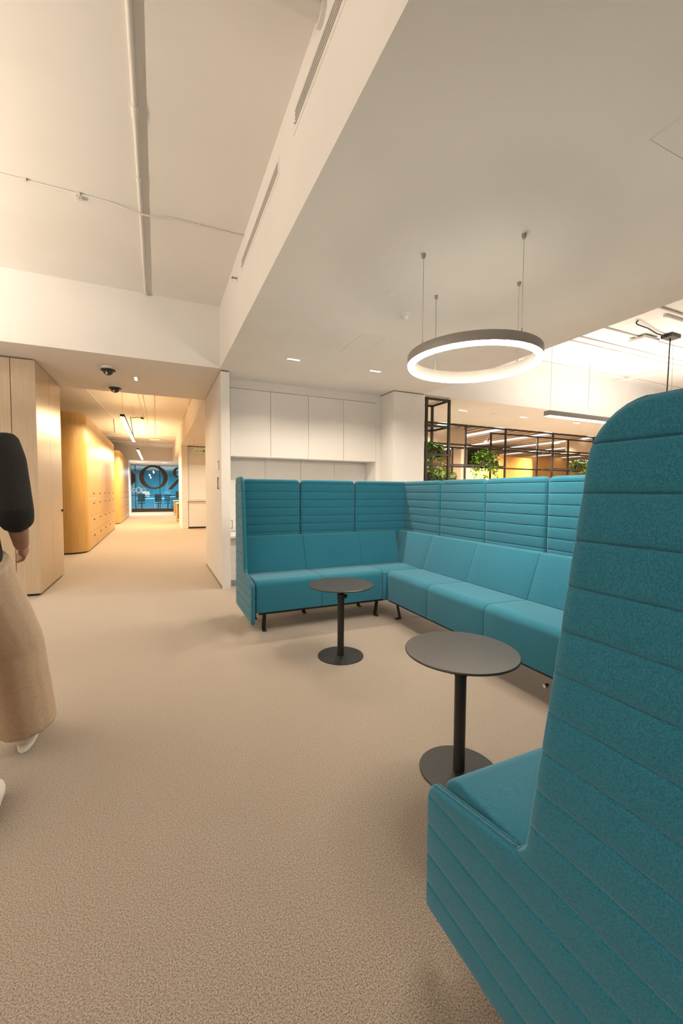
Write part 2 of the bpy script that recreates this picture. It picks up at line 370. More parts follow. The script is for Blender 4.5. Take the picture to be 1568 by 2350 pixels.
# ------------------------------------------------------------------ glass wall with lettering
YG = 26.56
t = thing('window_1', 'black-framed glass wall with big dark letters at the corridor end', 'window', (0, YG, 0), kind='structure')
for a, b in ((-1.36, -1.17), (-1.13, .13), (.17, 1.6), (1.64, 3.2)):
    for z0, z1 in ((.20, .945), (.985, 2.72)): obj('pane', box(a+.002, b-.002, YG-.004, YG+.004, z0+.002, z1-.002), 'glass', t)
for x in (-1.15, .15, 1.62): obj('mullion', box(x-.02, x+.02, YG-.03, YG+.03, .2, 2.72), 'black', t)
obj('bottom_rail', box(-1.36, 3.2, YG-.04, YG+.04, 0, .20), 'black', t)
obj('middle_rail', box(-1.36, 3.2, YG-.031, YG+.031, .945, .985), 'black', t)
obj('top_rail', box(-1.36, 3.2, YG-.03, YG+.03, 2.72, 2.74), 'black', t)
def ring_poly(cx, cz, ro, rz, ri, riz, rot, n=48):
    bm = new(); y0, y1 = YG-.05, YG-.042; R = [[], [], [], []]
    for k in range(n):
        a = 2*PI*k/n; R[0].append(bm.verts.new((cx+ro*math.cos(a), y0, cz+rz*math.sin(a)))); R[1].append(bm.verts.new((cx+ro*math.cos(a), y1, cz+rz*math.sin(a))))
        u, v = ri*math.cos(a), riz*math.sin(a); x = u*math.cos(rot)-v*math.sin(rot); z = u*math.sin(rot)+v*math.cos(rot)
        R[2].append(bm.verts.new((cx+x, y0, cz+z))); R[3].append(bm.verts.new((cx+x, y1, cz+z)))
    for k in range(n):
        j = (k+1) % n
        bm.faces.new((R[0][k], R[0][j], R[2][j], R[2][k])); bm.faces.new((R[1][k], R[3][k], R[3][j], R[1][j]))
        bm.faces.new((R[0][k], R[1][k], R[1][j], R[0][j])); bm.faces.new((R[2][k], R[2][j], R[3][j], R[3][k]))
    bmesh.ops.recalc_face_normals(bm, faces=bm.faces); return bm
to = lambda u, v, h: (u, h, v)
obj('letter', ring_poly(-.185, 2.03, .765, .70, .515, .60, .28), 'brown', t, label='large dark letter O on the glass')
rb = new()
def into(bm, other):
    me = bpy.data.meshes.new('tmp'); other.to_mesh(me); other.free(); bm.from_mesh(me); bpy.data.meshes.remove(me)
ou = [(1.15+.27*math.cos(PI/2+PI*k/14), 2.34+.31*math.sin(PI/2+PI*k/14)) for k in range(15)]
nn_ = [(1.17+.13*math.cos(PI*3/2-PI*k/14), 2.34+.24*math.sin(PI*3/2-PI*k/14)) for k in range(15)]
into(rb, prism([(1.359, 2.65)]+ou+[(1.359, 2.03), (1.359, 2.10)]+nn_+[(1.359, 2.58)], to, YG-.05, YG-.042))
into(rb, prism([(1.20, 2.029), (.585, 1.33), (.82, 1.33), (1.359, 2.0), (1.359, 2.029)], to, YG-.05, YG-.042))
into(rb, prism([(1.36, 1.33), (1.58, 1.33), (1.58, 2.65), (1.36, 2.65)], to, YG-.05, YG-.042))
obj('letter', rb, 'brown', t, label='large dark reversed letter R on the glass')
obj('letter', prism([(-1.36, 2.42), (-1.20, 2.20), (-1.13, 1.93), (-1.155, 1.76), (-1.36, 1.52), (-1.36, 1.62)], to, YG-.05, YG-.042), 'brown', t, label='edge of another dark letter beside the O')
for x, r in ((-1.22, .10), (-.98, .14), (-.72, .10)): obj('outline_letter', ring_poly(x, 1.27, r, r*1.15, r*.82, r*.98, 0), 'signwhite', t)
# blue room beyond the glass
struct('wall_far', box(-6, 8, 34, 34.1, 0, ZS+.04), 'tealroom', 'blue wall of the room behind the glass', cat='wall')
struct('wall_far_left', box(-4.05, -4, 26.6, 34, 0, ZS+.04), 'tealroom', 'side wall of the blue room', cat='wall')
for k, (x, y) in enumerate(((-.7, 29.5), (.6, 30.5))):
    t = thing('office_desk', ['white desk on the left behind the glass wall', 'white desk on the right behind the glass wall'][k], 'desk', (x, y, 0), 'desks behind the glass wall')
    obj('top', box(x-.6, x+.6, y-.35, y+.35, .71, .74), 'white', t)
    for sx in (-.55, .55):
        for sy in (-.3, .3): obj('leg', box(x+sx-.02, x+sx+.02, y+sy-.02, y+sy+.02, 0, .71), 'white', t)
    m = thing('monitor', ['beige-lit', 'dark'][k] + ' monitor on the desk behind the glass wall', 'monitor', (x+.1, y, .74), 'monitors behind the glass wall')
    obj('screen', box(x-.2, x+.25, y-.02, y, .86, 1.2), ['screen', 'tealdark'][k], m); obj('stand', box(x, x+.05, y, y+.02, .74, .95), 'black', m)
for k, (x, y) in enumerate(((-.9, 28.6), (.05, 28.3), (.62, 28.9))):
    t = thing('office_chair', ['teal swivel chair at the left desk', 'teal swivel chair between the two desks', 'teal swivel chair nearest the glass wall'][k] + ' behind the glass', 'chair', (x, y, 0), 'chairs behind the glass wall')
    obj('seat', box(x-.22, x+.22, y-.2, y+.22, .43, .50, bev=.03), 'tealdark', t); obj('backrest', box(x-.2, x+.2, y-.26, y-.2, .55, 1.05, bev=.02), 'tealdark', t)
    obj('back_support', box(x-.02, x+.02, y-.25, y-.21, .46, .6), 'black', t); obj('column', cyl((x, y, .09), (x, y, .43), .03), 'black', t)
    for q in range(5):
        a = q*2*PI/5; obj('base_arm', tube([(x, y, .09), (x+.26*math.cos(a), y+.26*math.sin(a), .05)], .02, n=6), 'black', t)
t = thing('lounge_cabinet', 'low teal cabinet standing behind the glass wall', 'cabinet', (1.3, 28, 0))
obj('body', box(.75, 2.0, 27.6, 28.1, .06, .86, bev=.01), 'tealroom', t); obj('plinth', box(.78, 1.97, 27.63, 28.07, 0, .06), 'black', t); obj('top', box(.73, 2.02, 27.58, 28.12, .86, .885), 'white', t)
def pendant(name, label, p0, p1, wid, hgt, ztop, mat, body, wires, group=None, cable=None):
    """linear pendant: housing, diffuser underneath, suspension wires"""
    (x0, y0, z), (x1, y1, _) = p0, p1; t = thing(name, label, 'pendant lamp', ((x0+x1)/2, (y0+y1)/2, z), group)
    if abs(x1-x0) > abs(y1-y0): B = lambda a, b, q0, q1, ww: box(x0+a, x1-a, y0-ww/2, y0+ww/2, q0, q1, bev=.002, seg=1)
    else: B = lambda a, b, q0, q1, ww: box(x0-ww/2, x0+ww/2, y0+a, y1-a, q0, q1, bev=.002, seg=1)
    obj('housing', B(0, 0, z+.006, z+hgt, wid), body, t); obj('diffuser', B(.012, 0, z-.004, z+.006, wid*.86), mat, t)
    for px, py in wires: obj('wire', cyl((px, py, z+hgt), (px, py, ztop), .0025, n=6), 'steel', t)
    return t
for k, (xx, y0, y1) in enumerate(((-.2, 28, 31), (1.4, 28, 31))):
    t = pendant('linear_pendant', ['left', 'right'][k] + ' linear pendant in the blue room behind the glass', (xx, y0, 2.45), (xx, y1, 2.45), .08, .06, ZS+.04, 'lampneut', 'grey', [(xx, y0+.2), (xx, y1-.2)], 'pendants behind the glass wall')
    light_to(t, 'lamp', (xx, (y0+y1)/2, 2.43), .08, 3, 110, (.75, .92, 1))

# ------------------------------------------------------------------ corridor ceiling fittings
for k, (y0, y1) in enumerate(((8.1, 12.0), (14.35, 18.6))):
    t = pendant('linear_pendant', ['nearer', 'farther'][k] + ' slim glowing linear pendant hanging above the corridor lockers', (-.535, y0, 2.50), (-.535, y1, 2.50), .07, .05, ZC, 'lampamber', 'frame', [(-.535, y0+.1), (-.535, y1-.1)], 'corridor pendants')
    light_to(t, 'lamp', (-.535, (y0+y1)/2, 2.49), .07, y1-y0, 108+70*k, AMBER)
    light_to(t, 'lamp', (-.535, (y0+y1)/2, 2.56), .07, y1-y0, 12+26*k, AMBER, UPR)
t = thing('linear_pendant', 'short linear pendant before the far glass wall', 'pendant lamp', (1.6, 20, 2.45), 'corridor pendants')
obj('housing', box(1.1, 2.6, 19.95, 20.05, 2.45, 2.5), 'grey', t); obj('diffuser', box(1.11, 2.59, 19.96, 20.04, 2.442, 2.45), 'lamp', t)
for x in (1.3, 2.4): obj('wire', cyl((x, 20, 2.5), (x, 20, ZS), .0025, n=6), 'steel', t)
light_to(t, 'lamp', (1.85, 20, 2.43), 1.5, .08, 60, WARM)
def conduit(label, pts, r, mat='conduit', name='conduit', group='ceiling conduits', clips=()):
    t = thing(name, label, 'conduit', (*pts[0][:2], pts[0][2]), group)
    obj('pipe', tube(pts, r, n=10), mat, t, smooth=True, angle=40)
    for c in clips: obj('clip', box(c[0]-r*1.6, c[0]+r*1.6, c[1]-r*1.6, c[1]+r*1.6, c[2]-r*1.5, ZC-.0005), mat, t)
    return t
z = ZC-.0145
t = conduit('thick white conduit running lengthwise on the high ceiling', [(-.092, -4.5, z), (-.085, 5.12, z)], .014)
for y, l in ((2.70, .09), (3.28, .04), (4.9, .03), (5.09, .06)): obj('coupling', cyl((-.086, y, z), (-.086, y+l, z), .0195, n=12), 'conduit', t, smooth=True, angle=40)
z2 = ZC-.0075
pts = [(-3.2, 3.655, z2), (-.30, 3.667, z2)]+[(-.30+.44*k/12, 3.667, z2-.03*math.sin(PI*k/12)) for k in range(1, 12)]+[(.14, 3.667, z2), (.7105, 3.662, z2)]
conduit('thin white conduit crossing the high ceiling sideways', pts, .007, clips=[(-.823, 3.657, z2), (.346, 3.665, z2), (-.5, 3.659, z2)])
t = thing('pipe_bracket', 'small white bracket hanging under the thin ceiling conduit', 'bracket', (-.50, 3.70, ZC-.04))
obj('plate', box(-.52, -.48, 3.685, 3.73, ZC-.018, ZC-.0005), 'conduit', t); obj('hook', box(-.508, -.502, 3.69, 3.70, ZC-.04, ZC-.018), 'conduit', t)
t = conduit('short fat white pipe entering the bulkhead', [(-3, 1.80, ZC-.05), (.709, 1.82, ZC-.05)], .035)
obj('collar', cyl((.69, 1.82, ZC-.05), (.711, 1.82, ZC-.05), .05, n=16), 'conduit', t)
for k, (pts, r) in enumerate((([(-1.6, 7.06, z), (-1.36, 10.64, z), (-1.16, 14.3, z), (-1.4, 17.6, z), (-2.8, 17.7, z)], .016), ([(-.40, 7.06, z), (-.35, 13.7, z), (-.40, 22.6, z)], .013), ([(-.30, 7.06, z), (-.26, 13.6, z), (-.26, 22.6, z)], .013), ([(-.03, 7.06, z), (-.047, 18, z)], .011), ([(-3.2, 18.3, z-.04), (.729, 18.2, z-.04)], .02), ([(-3.2, 20.2, z-.04), (.729, 20.3, z-.04)], .016))):
    conduit(['outermost bent conduit over the lockers', 'left one of the paired lengthwise corridor conduits', 'right one of the paired lengthwise corridor conduits', 'short single lengthwise corridor conduit', 'nearer crosswise conduit over the corridor', 'farther crosswise conduit over the corridor'][k], pts, r, group='corridor conduits')
t = conduit('dark flexible cable dropping to the nearer corridor pendant', [(-.35, 13.72, ZC-.03), (-.52, 13.6, ZC-.03), (-.60, 13.55, ZC-.06), (-.60, 11.95, ZC-.3), (-.535, 11.9, 2.55)], .008, 'frame', 'lamp_cable', 'lamp cables')
obj('junction_box', box(-.41, -.33, 13.68, 13.76, ZC-.05, ZC), 'frame', t)
t = thing('ceiling_emitter', 'flat white wireless device fixed to the corridor ceiling', 'device', (-.05, 18.9, ZC-.08))
obj('case', box(-.25, .15, 18.7, 19.1, ZC-.09, ZC-.03, bev=.01), 'conduit', t); obj('mount', box(-.12, .02, 18.83, 18.97, ZC-.03, ZC), 'conduit', t)
for k, (y0, y1) in enumerate(((7.3, 8.7), (9.3, 10.7), (11.3, 12.7))):
    v = thing('air_vent', ['nearest', 'middle', 'farthest'][k] + ' slot vent high on the corridor bulkhead', 'vent', (.72, (y0+y1)/2, 3.27), 'corridor bulkhead vents')
    obj('frame', box(.722, .73, y0, y1, 3.27, 3.35), 'conduit', v); obj('grille', box(.719, .722, y0+.02, y1-.02, 3.285, 3.335), 'vent', v)

# vents on the bulkhead face
for k, (y0, y1, z0, z1) in enumerate(((-1.2, 2.212, 3.197, 3.278), (2.57, 3.748, 3.19, 3.258))):
    v = thing('air_vent', ['long linear air vent on the bulkhead, nearer the camera', 'shorter linear air vent on the bulkhead, nearer the corridor'][k], 'vent', (.7, (y0+y1)/2, z0), 'bulkhead vents')
    for a, b, c, d in ((y0-.03, y1+.03, z1, z1+.02), (y0-.03, y1+.03, z0-.03, z0), (y0-.03, y0, z0, z1), (y1, y1+.03, z0, z1)):
        obj('frame_bar', box(.7085, .7115, a, b, c, d), 'paint', v)
    obj('backing', box(.7097, .7107, y0, y1, z0, z1), 'vent', v)
    n = 4
    for i in range(n): zz = z0+(i+.5)*(z1-z0)/n; obj('blade', box(.706, .7096, y0+.002, y1-.002, zz-.006, zz+.006), 'vent', v)
    obj('screw', cyl((.7065, y1+.012, z0+.02), (.7085, y1+.012, z0+.02), .004, n=8), 'frame', v)
t = thing('sidewall_sprinkler', 'tiny sprinkler head poking out of the bulkhead', 'sprinkler', (.70, 3.958, 3.18))
obj('rosette', cyl((.703, 3.958, 3.195), (.711, 3.958, 3.195), .022, n=16), 'conduit', t)
obj('head', cyl((.665, 3.958, 3.195), (.703, 3.958, 3.195), .008, n=10), 'grey', t); obj('deflector', box(.655, .665, 3.94, 3.976, 3.19, 3.20), 'grey', t)

# ------------------------------------------------------------------ soffit fittings
def downlight(x, y, zc, ln, label, along='x', power=0, color=WARM, group='recessed downlights'):
    t = thing('downlight', label, 'downlight', (x, y, zc-.004), group)
    a, b = (ln/2, .014) if along == 'x' else (.014, ln/2)
    bm = new()
    add_box(bm, x-a-.004, x+a+.004, y-b-.004, y-b, zc-.004, zc); add_box(bm, x-a-.004, x+a+.004, y+b, y+b+.004, zc-.004, zc)
    add_box(bm, x-a-.004, x-a, y-b, y+b, zc-.004, zc); add_box(bm, x+a, x+a+.004, y-b, y+b, zc-.004, zc)
    obj('trim', bm, 'white', t); obj('lens', box(x-a, x+a, y-b, y+b, zc-.003, zc-.0005), 'downl', t)
    if power: light_to(t, 'lamp', (x, y, zc-.006), 2*a, 2*b, power, color, spread=138)
    return t
downlight(1.41, 4.463, ZS, .14, 'slim recessed downlight in the soffit, left of the pair', power=11)
downlight(2.449, 4.461, ZS, .14, 'slim recessed downlight in the soffit, right of the pair', power=11)
downlight(-.236, 6.114, ZS, .16, 'slim recessed downlight over the corridor entrance', 'y', power=6)
for k, x in enumerate((5.03, 6.52, 8.05, 9.6)): downlight(x, 5.885, ZS, .17, ['leftmost', 'second', 'third', 'rightmost'][k] + ' recessed downlight in the far right lowered ceiling', power=45, group='downlights beyond the pillar')
for k, (x, y) in enumerate(((1.5, 12.9), (2.4, 9.6))): downlight(x, y, ZS, .2, ['farther', 'nearer'][k] + ' downlight in the lowered ceiling before the kitchenette', power=17, group='kitchenette downlights')
for k, x in enumerate((-.8, .4)): downlight(x, 24.0, ZS+.04, .3, ['left', 'right'][k] + ' downlight just before the far glass wall', power=60, group='downlights by the glass wall')
def rosette(name, label, x, y, zc, prof, mat='ceil', cat='sprinkler', extra=None):
    t = thing(name, label, cat, (x, y, zc-max(-p[1] for p in prof)))
    obj('plate', lathe([(r, zc+dz) for r, dz in prof], x, y, 28), mat, t, smooth=True, angle=40)
    if extra: obj(*extra(x, y, zc), t, smooth=True, angle=40)
    return t
rosette('sprinkler_cover', 'flat round sprinkler cover between the two soffit downlights', 1.922, 4.783, ZS, [(0, -.006), (.036, -.006), (.04, 0)], 'paint')
rosette('smoke_detector', 'round white smoke detector on the soffit', 1.907, 2.961, ZS, [(0, -.02), (.03, -.02), (.044, -.012), (.05, 0)], 'white', 'detector', lambda x, y, zc: ('sensor', lathe([(0, zc-.046), (.018, zc-.044), (.026, zc-.034), (.03, zc-.02)], x+.0, y, 20), 'white'))
rosette('ceiling_speaker', 'faint round flush plate on the soffit near the ring lamp', 1.602, 2.692, ZS, [(0, -.0015), (.046, -.0015), (.048, 0)], 'ceil', 'plate')
rosette('sprinkler_cover', 'flat round sprinkler cover beside the dome cameras', -.653, 6.839, ZS, [(0, -.006), (.036, -.006), (.04, 0)], 'paint')
rosette('sprinkler_cover', 'flat round sprinkler cover in the far right lowered ceiling', 5.745, 5.856, ZS, [(0, -.006), (.06, -.006), (.064, 0)], 'paint')
for k, (a, b, c, d) in enumerate(((1.776, 2.02, 3.467, 4.02), (1.896, 2.16, .55, 1.103))):
    t = thing('access_hatch', ['flush square access hatch in the soffit before the smoke detector', 'flush square access hatch in the soffit above the near sofa'][k], 'hatch', ((a+b)/2, (c+d)/2, ZS-.002), 'soffit hatches')
    obj('lid', box(a+.004, b-.004, c+.004, d-.004, ZS-.0015, ZS-.0002), 'ceil', t)
    for p in ((a, a+.002, c, d), (b-.002, b, c, d), (a+.002, b-.002, c, c+.002), (a+.002, b-.002, d-.002, d)): obj('frame_bar', box(p[0], p[1], p[2], p[3], ZS-.002, ZS-.0002), 'ceil', t)
for k, (x, y) in enumerate(((-.516, 5.685), (-.522, 6.642))):
    t = thing('dome_camera', ['black dome security camera on the cross beam, nearer the camera', 'black dome security camera on the cross beam, farther back'][k], 'camera', (x, y, ZS-.1), 'dome cameras')
    obj('base', lathe([(0, ZS-.03), (.066, ZS-.03), (.072, ZS-.02), (.072, ZS)], x, y, 28), 'white', t, smooth=True, angle=40)
    obj('collar', lathe([(.05, ZS-.055), (.078, ZS-.048), (.08, ZS-.036), (.07, ZS-.03), (.0, ZS-.0301)], x, y, 28), 'black', t, smooth=True, angle=40)
    obj('dome', lathe([(0, ZS-.1)]+[(.054*math.sin(a*PI/16), ZS-.052-.048*math.cos(a*PI/16)) for a in range(1, 9)], x, y, 28), 'chrome' if 0 else 'tabletop', t, smooth=True)
    obj('lens', cyl((x-.01, y-.035, ZS-.078), (x-.012, y-.055, ZS-.088), .014, n=14), 'chrome', t)

# ------------------------------------------------------------------ ring pendant
cx, cy, zb = 1.935, 2.18, 2.085
t = thing('ring_pendant', 'large glowing ring pendant lamp hanging from the soffit', 'pendant lamp', (cx, cy, zb))
ro, ri = .430, .384
bm = new(); rings = []; n = 128
for r, zz in ((ri, zb), (ri, zb+.055), (ri+.004, zb+.06), (ro-.004, zb+.06), (ro, zb+.055), (ro, zb), (ro-.004, zb), (ro-.004, zb+.004), (ri+.004, zb+.004), (ri+.004, zb)):
    rings.append([bm.verts.new((cx+r*math.cos(2*PI*k/n), cy+r*math.sin(2*PI*k/n), zz)) for k in range(n)])
for i in range(len(rings)):
    a, b = rings[i], rings[(i+1) % len(rings)]
    for k in range(n): bm.faces.new((a[k], a[(k+1) % n], b[(k+1) % n], b[k]))
bmesh.ops.recalc_face_normals(bm, faces=bm.faces)
obj('housing', bm, 'ringgrey', t, smooth=True, angle=40)
bm = new(); rings = []
for r, zz in ((ri+.0045, zb+.0035), (ro-.0045, zb+.0035), (ro-.0045, zb-.010), (ro-.010, zb-.018), (ri+.010, zb-.018), (ri+.0045, zb-.010)):
    rings.append([bm.verts.new((cx+r*math.cos(2*PI*k/n), cy+r*math.sin(2*PI*k/n), zz)) for k in range(n)])
for i in range(len(rings)):
    a, b = rings[i], rings[(i+1) % len(rings)]
    for k in range(n): bm.faces.new((a[k], a[(k+1) % n], b[(k+1) % n], b[k]))
bmesh.ops.recalc_face_normals(bm, faces=bm.faces)
obj('diffuser', bm, 'lamp', t, smooth=True, angle=40)
for k, (x, y) in enumerate(((1.531, 2.18), (1.935, 1.777), (1.935, 2.586), (2.339, 2.181))):
    wv = obj('wire', cyl((x, y, zb+.085), (x, y, ZS-.02), .0016 if k != 2 else .0028, n=6), 'steel', t)
    obj('gripper', cyl((x, y, zb+.06), (x, y, zb+.09), .005, n=10), 'steel', wv); obj('ceiling_cup', cyl((x, y, ZS-.024), (x, y, ZS), .010, .014, n=14), 'grey', wv)

# ------------------------------------------------------------------ right-hand high zone
zz = 2.335
t = pendant('linear_pendant', 'dark grey linear pendant glowing underneath, right of the pillar', (5.13, 4.22, zz), (8.1, 4.22, zz), .10, .075, ZC, 'lampneut', 'ringgrey', [(5.20, 4.22), (6.02, 4.22), (8.0, 4.22)], 'right zone pendants')
light_to(t, 'lamp', (6.6, 4.22, zz-.01), 2.9, .08, 80, NEUT)
light_to(t, 'lamp', (6.6, 4.22, zz+.085), 2.9, .08, 17, NEUT, UPR)
t = pendant('linear_pendant', 'linear pendant farther right, hidden behind the near sofa panel', (6.45, 3.41, 2.24), (9.4, 3.41, 2.24), .10, .075, ZC, 'lampneut', 'ringgrey', [(6.6, 3.41), (9.2, 3.41)], 'right zone pendants')
light_to(t, 'lamp', (7.9, 3.41, 2.23), 2.9, .08, 58, NEUT)
light_to(t, 'lamp', (7.9, 3.41, 2.325), 2.9, .08, 22, NEUT, UPR)
c = thing('lamp_cable', 'black cable and driver box under the right-hand ceiling', 'cable', (6.5, 3.42, ZC-.06), 'lamp cables')
obj('driver_box', box(6.40, 6.62, 3.33, 3.47, ZC-.05, ZC-.0005, bev=.004), 'frame', c)
obj('cord', tube([(5.60, 3.30, ZC-.002), (5.56, 3.30, ZC-.03), (5.6, 3.31, ZC-.045), (5.9, 3.35, ZC-.03), (6.2, 3.41, ZC-.028), (6.40, 3.42, ZC-.025)], .009, n=8), 'frame', c, smooth=True)
obj('drop_cord', tube([(6.50, 3.40, ZC-.045), (6.49, 3.40, 3.2), (6.485, 3.40, 2.9), (6.49, 3.41, 2.5), (6.50, 3.41, 2.316)], .008, n=8), 'frame', c, smooth=True)
for k, (pts, r) in enumerate((([(3.67, 4.93, z), (10, 4.95, z)], .016), ([(3.67, 3.60, z), (10, 3.62, z)], .011), ([(3.67, 3.95, z), (10, 3.97, z)], .011), ([(3.67, 4.1, z), (10, 4.12, z)], .009), ([(5.7, 3.05, z), (10, 3.06, z)], .022), ([(3.67, 2.95, z), (10, 2.96, z)], .014), ([(8.0, 5.1, z-.05), (8.05, 4.6, z-.05), (8.6, 3.9, z-.05), (9.2, 3.2, z-.05)], .016))):
    conduit(['conduit along the wall junction', 'single thin conduit', 'thinner of the paired conduits, left', 'thinner of the paired conduits, right', 'thick conduit', 'medium conduit', 'slanting flexible conduit'][k] + ' on the right-hand high ceiling', pts, r, group='right ceiling conduits')
t = thing('ceiling_emitter', 'white square device on the right-hand high ceiling', 'device', (6.3, 3.62, ZC-.06))
obj('case', box(6.12, 6.45, 3.5, 3.74, ZC-.06, ZC-.02, bev=.01), 'conduit', t); obj('mount', box(6.2, 6.36, 3.56, 3.68, ZC-.02, ZC), 'conduit', t)

# metal shelf frame next to the pillar
def bar(t, p, q, s, mat='frame'):
    a = [min(p[i], q[i])-s/2 for i in range(3)]; b = [max(p[i], q[i])+s/2 for i in range(3)]
    return obj('bar', box(a[0], b[0], a[1], b[1], a[2], b[2]), mat, t)
FX0, FX1, FY0, FY1 = 3.785, 4.215, 5.255, 5.69
t = thing('shelf_frame', 'tall dark metal shelf frame right beside the white pillar', 'shelf frame', (4, 5.47, 0))
for x in (FX0, FX1):
    for y in (FY0, FY1): bar(t, (x, y, .0175), (x, y, 2.665), .035)
for zl in (2.665, 2.255, 1.815, 1.38, .94, .5, .12):
    for y in (FY0, FY1): bar(t, (FX0+.035, y, zl), (FX1-.035, y, zl), .03)
    for x in (FX0, FX1): bar(t, (x, FY0+.035, zl), (x, FY1-.035, zl), .03)
def plant(name, label, x, y, z0, rx, ry, hgt, trail, seed, nleaf=420, box_d=(.16, .14, .14), ls=.05):
    rnd = random.Random(seed); t = thing(name, label, 'plant', (x, y, z0), 'trailing plants')
    bx, by, bz = box_d
    p = obj('planter', box(x-bx, x+bx, y-by, y+by, z0, z0+bz, bev=.006), 'soil', t)
    bm = new()
    for i in range(nleaf):
        if rnd.random() < .62:
            a = rnd.random()*2*PI; rr = math.sqrt(rnd.random()); zc = z0+bz*.9+hgt*(rnd.random()**.8)*(1-.45*rr)
        else:
            a = rnd.random()*2*PI; rr = .8+.28*rnd.random(); zc = z0+bz-trail*rnd.random()*(.55+.45*math.sin(a*3+seed)**2)
        px, py = x+rx*rr*math.cos(a), y+ry*rr*math.sin(a)
        d = Vector((math.cos(a)*.7+rnd.uniform(-.5, .5), math.sin(a)*.7+rnd.uniform(-.5, .5), rnd.uniform(-.7, .5))).normalized()
        sd = d.cross(Vector((rnd.uniform(-.3, .3), rnd.uniform(-.3, .3), 1))).normalized(); nn = sd.cross(d)
        L = ls*rnd.uniform(.7, 1.3); ww = L*.36; c0 = Vector((px, py, zc))
        q = [c0, c0+d*L*.35+sd*ww+nn*L*.06, c0+d*L*.7+sd*ww*.75+nn*L*.05, c0+d*L-nn*L*.1, c0+d*L*.7-sd*ww*.75+nn*L*.05, c0+d*L*.35-sd*ww+nn*L*.06, c0+d*L*.4, c0+d*L*.72]
        v = [bm.verts.new(k) for k in q]
        for f in ((0, 1, 6), (1, 2, 7, 6), (2, 3, 7), (3, 4, 7), (4, 5, 6, 7), (5, 0, 6)): bm.faces.new([v[k] for k in f])
    obj('foliage', bm, 'leaf', t, kind='stuff')
    bm = new()
    for i in range(10):
        a = i*2*PI/10+rnd.random()*.4; r1 = rx*.85; r2 = ry*.85
        add_tube(bm, [(x, y, z0+bz), (x+r1*.6*math.cos(a), y+r2*.6*math.sin(a), z0+bz+hgt*.45), (x+r1*1.1*math.cos(a), y+r2*1.1*math.sin(a), z0+bz*.6), (x+r1*1.15*math.cos(a), y+r2*1.15*math.sin(a), z0+bz-trail*.55)], .004, n=5)
    obj('stems', bm, 'leaf', t, kind='stuff')
    return t
plant('trailing_plant', 'trailing green plant on the tall metal shelf frame, upper level', 4.0, 5.47, 1.832, .23, .22, .14, .34, 3, 520, (.17, .15, .09), .055)
plant('trailing_plant', 'trailing green plant on the tall metal shelf frame, lower level', 3.98, 5.47, 1.397, .22, .2, .20, .25, 5, 420, (.15, .15, .10), .055)
# large trellis
t = thing('metal_trellis', 'long dark metal grid trellis standing beyond the lowered ceiling', 'trellis', (8, 7.25, 0))
YA0, YB0 = 7.11, 7.42
fx = [4.2, 5.26, 6.16, 7.33, 8.885, 10.4, 11.9]; bx_ = [5.2, 6.06, 7.19, 8.715, 9.85, 11.4]
for x in fx: bar(t, (x, YA0, .015), (x, YA0, 2.685), .035)
for i, x in enumerate(bx_): bar(t, (x, YB0, .015), (x, YB0, 2.23 if i in (1,) else 2.63), .035)
for zl, yy, xa, xb in ((2.685, YA0, 4.2, 11.9), (2.265, YA0, 4.2, 11.9), (1.83, YA0, 4.2, 7.33), (1.83, YA0, 8.885, 11.9), (1.4, YA0, 4.2, 11.9), (.9, YA0, 4.2, 11.9), (.4, YA0, 4.2, 11.9),
                       (2.24, YB0, 5.2, 11.4), (1.815, YB0, 5.2, 11.4), (2.63, YB0, 7.19, 11.4), (1.4, YB0, 5.2, 11.4), (.9, YB0, 5.2, 11.4)):
    bar(t, (xa, yy, zl), (xb, yy, zl), .032)
for x in (5.26, 7.26, 8.8, 9.9):
    for zl in (2.24, 1.82): bar(t, (x, YA0+.02, zl-.0), (x, YB0-.02, zl), .03)
for k, (x, zz_, l) in enumerate(((6.89, 1.84, 'big bushy trailing plant in the middle of the metal trellis'), (10.2, 1.84, 'trailing plant at the right end of the metal trellis'), (5.7, 1.42, 'trailing plant low on the left part of the metal trellis'))):
    plant('trailing_plant', l, x, 7.265, zz_, .31, .2, .32 if k == 0 else .22, .42 if k == 0 else .25, 11+k, 800 if k == 0 else 420, (.26, .12, .12), .065)
t = thing('planter_box', 'dark open box behind the bushy trellis plant', 'planter box', (6.89, 7.52, 1.84))
obj('back_board', box(6.54, 7.25, 7.50, 7.52, 1.84, 2.235), 'soil', t); obj('side_board', box(6.52, 6.54, 7.45, 7.52, 1.84, 2.235), 'soil', t); obj('side_board', box(7.25, 7.27, 7.45, 7.52, 1.84, 2.235), 'soil', t)
# beyond the trellis
struct('wall_right_far', box(4.2, 22, 13.5, 13.6, 0, 3.0), 'orange', 'amber wall far behind the trellis', cat='wall')
struct('ceiling', box(3.66, 22, 7.05, 8.1, 2.95, 3.05), 'ceil', 'pale ceiling strip behind the trellis')
struct('ceiling', box(3.66, 22, 8.1, 13.6, 3.0, 3.1), 'ceil', 'ceiling above the grey slats')
t = thing('slat_ceiling', 'grey slatted baffle ceiling beyond the trellis', 'baffle ceiling', (11, 11, 2.86))
for i in range(46):
    x = 5.0+i*.3
    if i % 6 == 5: obj('light_strip', box(x-.1, x+.1, 8.2, 13.4, 2.90, 2.95), 'strip', t)
    else: obj('slat', box(x-.06, x+.06, 8.2, 13.4, 2.88, 2.96), 'slat', t)
for i in range(4): obj('hanger', box(5.0, 18.6, 8.6+i*1.4, 8.62+i*1.4, 2.96, 3.0), 'slat', t)
obj('hanging_panel', box(5.9, 7.30, 8.45, 8.60, 2.42, 2.95), 'cream', label='beige boxed-in panel hanging behind the trellis, left', cat='panel')
